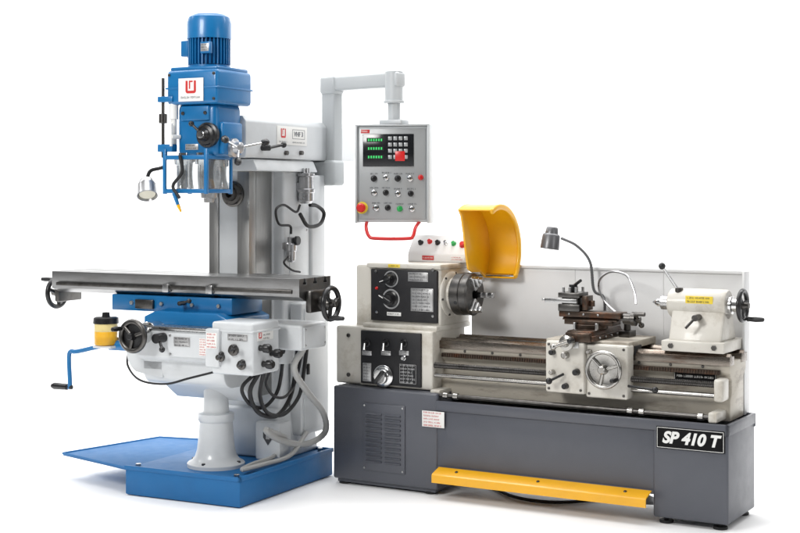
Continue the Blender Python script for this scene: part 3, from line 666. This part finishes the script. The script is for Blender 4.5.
# knee: stepped casting
belly = [(-.05, .895), (-.05, .76), (-.035, .74), (-.005, .74), (.0, .73), (.0, .68)]+[(.08*(1-math.cos(a)), .68-.08*math.sin(a)) for a in [PI/2*i/6 for i in range(1, 7)]]+[(.16, .60), (.24, .54), (.30, .50), (.36, .49), (.36, .905), (-.04, .905)]
q = MB(); q.prism(belly, 'x', .12, .635, b=.010, sg=3)
side = [(.0, .90), (.0, .80)]+[(.0+.09*(1-math.cos(a)), .80-.14*math.sin(a)) for a in [PI/2*i/8 for i in range(1, 9)]]+[(.2, .64), (.25, .64), (.25, .90)]
q.prism(side, 'y', .0, .36, b=.012, sg=3)
kn = q.build('knee', white, mill)
q = MB(); q.box(.10, .64, -.06, .355, .90, .918, b=.004); q.build('knee_way', steel, kn)
bx('knee_cover', white, kn, .33, .60, -.066, -.045, .765, .89, b=.006)
for x in (.345, .585):
    for z in (.778, .876): cy('cover_screw', steel, kn, (x, -.064, z), (x, -.071, z), .007, n=8)
q = MB(); p = Mf.y(134, 336, -.14)
q.cyl((p.x, -.03, p.z), (p.x, -.12, p.z), .05, .045); q.cyl((p.x, .10, p.z), (p.x, -.03, p.z), .065); q.build('wheel_hub', chrome, kn)
wheel('handwheel', mill, (p.x, -.15, p.z), (0, -1, 0), .09, dsteel, black, rim=.014, spk=3, web=True, ga=2.6, gl=.09)
q = MB(); p = Mf.y(160, 338, -.08); q.cyl((p.x, -.04, p.z), (p.x, -.12, p.z), .026); q.cyl((p.x, -.09, p.z), (p.x+.05, -.13, p.z-.05), .008); q.ball((p.x+.052, -.132, p.z-.052), .016); q.build('clamp_lever', black, kn)
plate('label_plate', kn, (.42, -.068, .845), '-y', .10, .05, [silverp, ink], rows=3, border=True)
plate('label_plate', kn, (.555, -.068, .825), '-y', .05, .09, [paper, redink], rows=7)
# oil bottle
p = Mf.y(106, 329, .03)
q = MB(); q.lathe((p.x, p.y, p.z-.085), (0, 0, 1), [(0, 0), (0, .056), (.004, .062), (.074, .064), (.074, 0)], 32); ob = q.build('oil_bottle', oil, kn)
q = MB(); q.lathe((p.x, p.y, p.z-.0108), (0, 0, 1), [(0, 0), (0, .064), (.042, .064), (.042, 0)], 32); q.build('bottle_neck', oilpale, kn)
q = MB(); q.lathe((p.x, p.y, p.z+.031), (0, 0, 1), [(0, 0), (0, .07), (.03, .068), (.036, .056), (.036, .022), (.06, .02), (.062, 0)], 32); q.build('bottle_cap', black, kn)
q = MB(); q.box(p.x-.06, .13, p.y+.066, p.y+.085, p.z-.09, p.z-.05, b=.004); q.box(p.x-.05, p.x+.07, p.y-.05, p.y+.08, p.z-.10, p.z-.087, b=.003); q.build('bottle_bracket', white, kn)
# crank
s0 = Mf.y(110, 345, .05); s1 = Mf.y(70, 351, .0)
q = MB(); q.tube([V((.10, .06, s0.z)), s0, s1+V((.05, 0, 0)), s1+V((.01, 0, 0)), Mf.y(69, 357, 0), Mf.y(70, 384, 0), Mf.y(69, 388, 0)], .0125, n=12, k=4); q.cyl(V((.12, .06, s0.z)), s0, .028)
ckh = q.build('crank', blue, mill)
e0 = Mf.y(69, 387, 0); q = MB(); q.lathe(e0, (-1, 0, 0), [(-.02, 0), (-.02, .012), (.01, .012), (.012, .017), (.10, .02), (.12, .012), (.12, 0)], 16); q.build('crank_grip', black, ckh)
# feed gearbox on knee
q = MB(); q.box(.64, .89, -.12, .13, .70, .965, b=.014, sg=3); q.box(.60, .66, -.06, .12, .72, .90, b=.008); q.box(.615, .70, -.14, -.1, .735, .93, b=.01); q.box(.635, .895, -.125, .135, .915, .925, b=.002)
fg = q.build('feed_gearbox', white, mill)
for px, py, r in ((221, 357, .02), (234, 350, .024), (242, 365, .02)):
    p = Mf.y(px, py, -.122); q = MB(); q.lathe(p, (0, -1, 0), [(0, 0), (0, r*1.2), (.01, r*1.2), (.014, r*.7), (.03, r*.7), (.032, 0)], 20); q.build('selector_hub', dsteel, fg)
    q = MB(); q.cyl(p+V((0, -.025, 0)), p+V((.035, -.05, .02)), .007, n=10); q.ball(p+V((.037, -.051, .021)), .015); q.build('selector_lever', black, fg)
for px, py in ((260, 348), (271, 353), (263, 364)):
    p = Mf.x(px, py, .892); q = MB(); q.lathe(p, (1, 0, 0), [(0, 0), (0, .016), (.02, .014), (.025, .022), (.05, .024), (.062, .017), (.063, 0)], 20); q.build('knob', black, fg)
p = Mf.x(265, 333, .8905); plate('label_plate', fg, (p.x, p.y, p.z-.008), '+x', .15, .055, [paper, ink, redink], rows=3, logo=True)
plate('label_plate', fg, (.657, -.1405, .87), '-y', .065, .08, [paper, redink], rows=5)
plate('label_plate', fg, (.80, -.1205, .89), '-y', .12, .035, [silverp, ink], rows=2, border=True)
q = MB(); q.box(.62, .985, .19, .45, .80, .935, b=.014, sg=3); q.cyl((.80, .3, .80), (.80, .3, .72), .06); fm = q.build('feed_motor', white, mill)
bx('motor_cover', white, fm, .983, .991, .21, .43, .815, .92, b=.003)
for y in (.222, .418):
    for z in (.827, .908): cy('cover_screw', steel, fm, (.990, y, z), (.995, y, z), .006, n=8)
# jack: flared casting
q = MB(); q.lathe((.40, .27, .146), (0, 0, 1), [(0, 0), (0, .155), (.018, .155), (.024, .15), (.034, .13), (.055, .113), (.09, .102), (.15, .095), (.24, .09), (.25, .097), (.285, .097), (.29, .07), (.36, .066), (.42, .066), (.42, 0)], 40)
q.build('knee_jack', white, mill)
for k in range(4):
    a = k*PI/2+.1; cy('jack_bolt', dsteel, mill, (.40+.137*math.cos(a), .27+.137*math.sin(a), .16), (.40+.137*math.cos(a), .27+.137*math.sin(a), .182), .011, n=6)
q = MB(); q.box(.50, .66, .50, .62, .15, .36, b=.012); cb = q.build('coolant_box', white, mill)
q = MB(); q.M = FA((.585, .4985, .28), '-y'); q.prism([(-.03, .04), (.03, .04), (.03, -.005), (0, -.045), (-.03, -.005)], 'z', 0, .003, b=0); q.m = 1; q.quad(-.012, .012, -.012, .022, .0036)
q.build('shield_sticker', [ink, silverp], cb)
# hoses & cables
B_ = lambda px, py, x: Mf.x(px, py, x)
q = MB(); q.tube([(.93, .30, .80), B_(294, 368, .90), B_(306, 390, .82), B_(323, 412, .76), B_(325, 432, .73), B_(306, 444, .70), B_(280, 440, .68), B_(266, 430, .68), (.655, .56, .27)], .017, n=10, k=12, ribs=.08); q.build('grey_hose', hoseg, mill)
q = MB(); q.tube([(.80, .06, .70), B_(242, 388, .75), B_(250, 404, .73), B_(264, 407, .72), B_(276, 394, .72), B_(281, 376, .74), (.86, .22, .82)], .010, n=8, k=10); q.build('cable', rubber, mill)
q = MB(); q.tube([(.82, .05, .70), B_(250, 392, .77), B_(258, 412, .74), B_(276, 416, .72), B_(289, 400, .71), B_(295, 376, .72), (.85, .38, .82)], .012, n=8, k=10); q.build('cable', rubber, mill)
q = MB(); q.tube([(.85, .04, .70), B_(260, 396, .78), B_(268, 413, .74), B_(284, 414, .71), B_(298, 398, .70), B_(303, 378, .695), (.69, .75, .80)], .011, n=8, k=10); q.build('cable', rubber, mill)
q = MB(); q.tube([(.86, .08, .70), B_(266, 384, .80), B_(274, 396, .76), B_(286, 396, .74), B_(296, 380, .72), (.86, .42, .80)], .008, n=8, k=10); q.build('cable', rubber, mill)
q = MB(); q.tube([Mf.y(128, 350, .02), Mf.y(128, 366, .02), Mf.y(140, 380, -.05), Mf.y(165, 384, -.075), Mf.y(190, 378, -.075), Mf.y(214, 372, -.07)], .006, n=8, k=10); q.build('cable', rubber, mill)
q = MB(); q.tube([(.62, .51, .18), (.66, .40, .185), (.65, .25, .18), (.67, .12, .175), (.69, .30, .175), (.695, .55, .18), (.70, .72, .28)], .013, n=8, k=10); q.build('conduit', hoseg, mill)

# control arm and box
W = lambda px, py, D: Mf.w((px-CX)/F*D, D, H-(py-HZ)/F*D)
pp = W(332, 100, 8.22); bt = W(394, 82, 7.92)
q = MB()
def obox(q, c, yaw, *a, b=.01): q.M = Matrix.Translation(c) @ Matrix.Rotation(yaw, 4, 'Z'); q.box(*a, b=b, sg=3); q.M = Matrix()
dirv = V((bt.x-pp.x, bt.y-pp.y, 0)); Lb = dirv.length; yaw = math.atan2(dirv.y, dirv.x)
zt = W(332, 76, 8.22).z; zb = W(332, 172, 8.22).z
obox(q, V((pp.x, pp.y, 0)), yaw, -.05, .05, -.04, .04, zb, zt-.03)
obox(q, V((pp.x, pp.y, 0)), yaw, -.06, .06, -.05, .05, zt-.11, zt, b=.02)
obox(q, V((pp.x, pp.y, 0)), yaw, .0, Lb+.055, -.04, .04, zt-.09, zt-.005, b=.014)
q.cyl((bt.x, bt.y, zt-.17), (bt.x, bt.y, zt+.0), .052)
zl0, zl1 = W(332, 186, 8.22).z, W(332, 160, 8.22).z
obox(q, V((pp.x, pp.y, 0)), yaw, -.14, .06, -.055, .055, zl0, zl1, b=.022)
q.box(.40, pp.x+.03, pp.y-.05, pp.y+.05, zl0+.02, zl1-.01, b=.01)
arm = q.build('control_arm', greyarm, mill)
q = MB(); q.cyl((bt.x, bt.y, zt-.18), (bt.x, bt.y, zt-.165), .06); q.cyl((bt.x, bt.y, zt-.30), (bt.x, bt.y, zt-.17), .036); q.box(bt.x-.07, bt.x+.07, bt.y-.05, bt.y+.05, zt-.30, zt-.275, b=.005); q.build('swivel', greyarm, arm)
ctr = W(392.5, 174, 7.88)
BM = Matrix.Translation(ctr) @ Matrix.Rotation(Mf.t-math.radians(9), 4, 'Z')
def bw(px, py): return ((px-392.5)/176, (173.5-py)/176)
q = MB(); q.M = BM; q.box(-.205, .205, 0, .17, -.272, .272, b=.008, sg=3)
cbx = q.build('control_box', greyarm, mill)
q = MB(); q.M = BM; q.box(-.19, .19, -.006, .002, -.255, .255, b=.002); q.build('front_plate', panelg, cbx)
q = MB(); q.M = BM; q.box(-.212, -.2, -.02, .17, -.277, .277, b=.002); q.box(.2, .212, -.02, .17, -.277, .277, b=.002); q.box(-.21, .21, -.02, .17, .27, .28, b=.002); q.build('box_rim', greyarm, cbx)
FMf = BM @ Matrix.Rotation(PI/2, 4, 'X') @ Matrix.Translation((0, 0, .006))
q = MB(); q.M = FMf
(x0, y1), (x1, y0) = bw(363, 134), bw(414, 166)
q.box(x0, x1, y0, y1, 0, .006, b=.002); q.m = 1
for k in range(3):
    yy = y1-.033-k*.048; q.box(x0+.022, x0+.12, yy-.012, yy+.012, .005, .0066, b=0)
q.m = 2
for k in range(3):
    yy = y1-.033-k*.048
    for j in range(6): q.box(x0+.03+j*.0145, x0+.038+j*.0145, yy-.007, yy+.007, .006, .0072, b=0)
q.m = 3
for r_ in range(4):
    for c_ in range(4): q.box(x0+.145+c_*.03, x0+.166+c_*.03, y1-.035-r_*.035, y1-.014-r_*.035, .005, .0075, b=.001)
q.m = 4; q.box(x0+.185, x0+.24, y0+.03, y0+.085, .006, .009, b=.001)
q.build('digital_readout', [screen, black, green, panelg, red], cbx)
for px, py, m, r in ((374, 178, black, .014), (386, 177, chrome, .012), (398, 178, black, .014), (410, 178, chrome, .013), (421, 177, red, .012),
                     (374, 192, chrome, .013), (386, 192, black, .013), (398, 193, chrome, .013), (411, 193, black, .013),
                     (376, 207, chrome, .014), (388, 207, black, .013), (400, 208, greenb, .013), (412, 208, chrome, .013)):
    a, b = bw(px, py); q = MB(); q.M = FMf; q.lathe((a, b, 0), (0, 0, 1), [(0, 0), (0, r*1.3), (.004, r*1.3), (.006, r), (.02, r*.9), (.022, 0)], 18)
    q.box(a-.003, a+.003, b-r*.9, b+r*.9, .018, .028, b=.001); q.build('knob', m, cbx)
    if m is not red:
        q = MB(); q.M = FMf; marks(q, a-.022, a+.03, b+.027, .0042, .0006, random.Random(px*py)); q.build('legend', ink, cbx)
a, b = bw(362, 207); q = MB(); q.M = FMf; q.lathe((a, b, 0), (0, 0, 1), [(0, 0), (0, .034), (.004, .034), (.004, 0)], 28); q.build('emergency_collar', yink, cbx)
q = MB(); q.M = FMf; q.lathe((a, b, .003), (0, 0, 1), [(0, 0), (0, .014), (.02, .014), (.022, .026), (.034, .026), (.042, .018), (.043, 0)], 28); q.build('emergency_button', red, cbx)
plate('logo_plate', cbx, (0, 0, 0), '', .05, .02, [redink, paper], rows=1, hmax=.004, M=FMf @ Matrix.Translation((-.155, .24, 0)))
q = MB(); q.M = BM; q.tube([(.15, .02, -.27), (.14, -.06, -.30), (.13, -.09, -.345), (.10, -.10, -.36), (-.08, -.10, -.36), (-.12, -.09, -.345), (-.14, -.06, -.30), (-.15, .02, -.27)], .010, n=12, k=6); q.build('pull_handle', red, cbx)

# cable on the floor
q = MB(); g = lambda px, py: V(((px-CX)/F*(F*(H-.01)/(py-HZ)), F*(H-.01)/(py-HZ), .01))
q.tube([g(470, 480), g(492, 487), g(515, 497), g(550, 502), g(590, 500), g(640, 490)], .009, n=8, k=12)
cb_ = q.build('power_cable', rubber); cb_['label'] = 'black power cable lying on the white floor under the lathe'; cb_['category'] = 'cable'

# ================================================================== light, world, camera
wd = bpy.data.worlds.new('World'); sc.world = wd; wd.use_nodes = True
nt = wd.node_tree; N = nt.nodes; Lk = nt.links; bg = N['Background']
bg.inputs['Color'].default_value = (1, 1, 1, 1)
tc = N.new('ShaderNodeTexCoord'); sx = N.new('ShaderNodeSeparateXYZ'); Lk.new(tc.outputs['Generated'], sx.inputs['Vector'])
m1 = N.new('ShaderNodeMapRange'); m1.interpolation_type = 'SMOOTHSTEP'; m1.inputs['From Min'].default_value = -.7; m1.inputs['From Max'].default_value = .7; m1.inputs['To Min'].default_value = .08; m1.inputs['To Max'].default_value = .55
Lk.new(sx.outputs['Y'], m1.inputs['Value'])
m2 = N.new('ShaderNodeMapRange'); m2.inputs['From Min'].default_value = .3; m2.inputs['From Max'].default_value = 1; m2.inputs['To Min'].default_value = 0; m2.inputs['To Max'].default_value = .28
Lk.new(sx.outputs['Z'], m2.inputs['Value'])
ad = N.new('ShaderNodeMath'); Lk.new(m1.outputs['Result'], ad.inputs[0]); Lk.new(m2.outputs['Result'], ad.inputs[1]); Lk.new(ad.outputs[0], bg.inputs['Strength'])
def area(name, loc, tgt, size, power, col=(1, 1, 1)):
    l = bpy.data.lights.new(name, 'AREA'); l.shape = 'RECTANGLE'; l.size, l.size_y = size; l.energy = power; l.color = col
    o = bpy.data.objects.new(name, l); sc.collection.objects.link(o); o.location = loc
    o.rotation_euler = (V(tgt)-V(loc)).to_track_quat('-Z', 'Y').to_euler(); return o
area('key_softbox', (-3.6, 3.2, 4.0), (-.2, 7.5, .9), (1.6, 1.6), 210, (1, .99, .97))
area('fill_softbox', (4.2, 3.5, 3.0), (.5, 7.5, .9), (1.2, 2.5), 40)
area('top_softbox', (0, 7.0, 5.5), (0, 7.2, 0), (5, 4), 165)
area('backdrop_light', (0, 9.0, 5.6), (0, 12.2, 1.2), (16, 1.2), 900)

cam = bpy.data.cameras.new('Camera'); co = bpy.data.objects.new('Camera', cam); sc.collection.objects.link(co); sc.camera = co
co.location = (0, 0, H); co.rotation_euler = (PI/2, 0, 0)
cam.sensor_width = 36; cam.lens = F/800*36; cam.shift_y = -(266.5-HZ)/800; cam.clip_end = 300
sc.view_settings.view_transform = 'Standard'; sc.view_settings.look = 'None'; sc.view_settings.exposure = 0
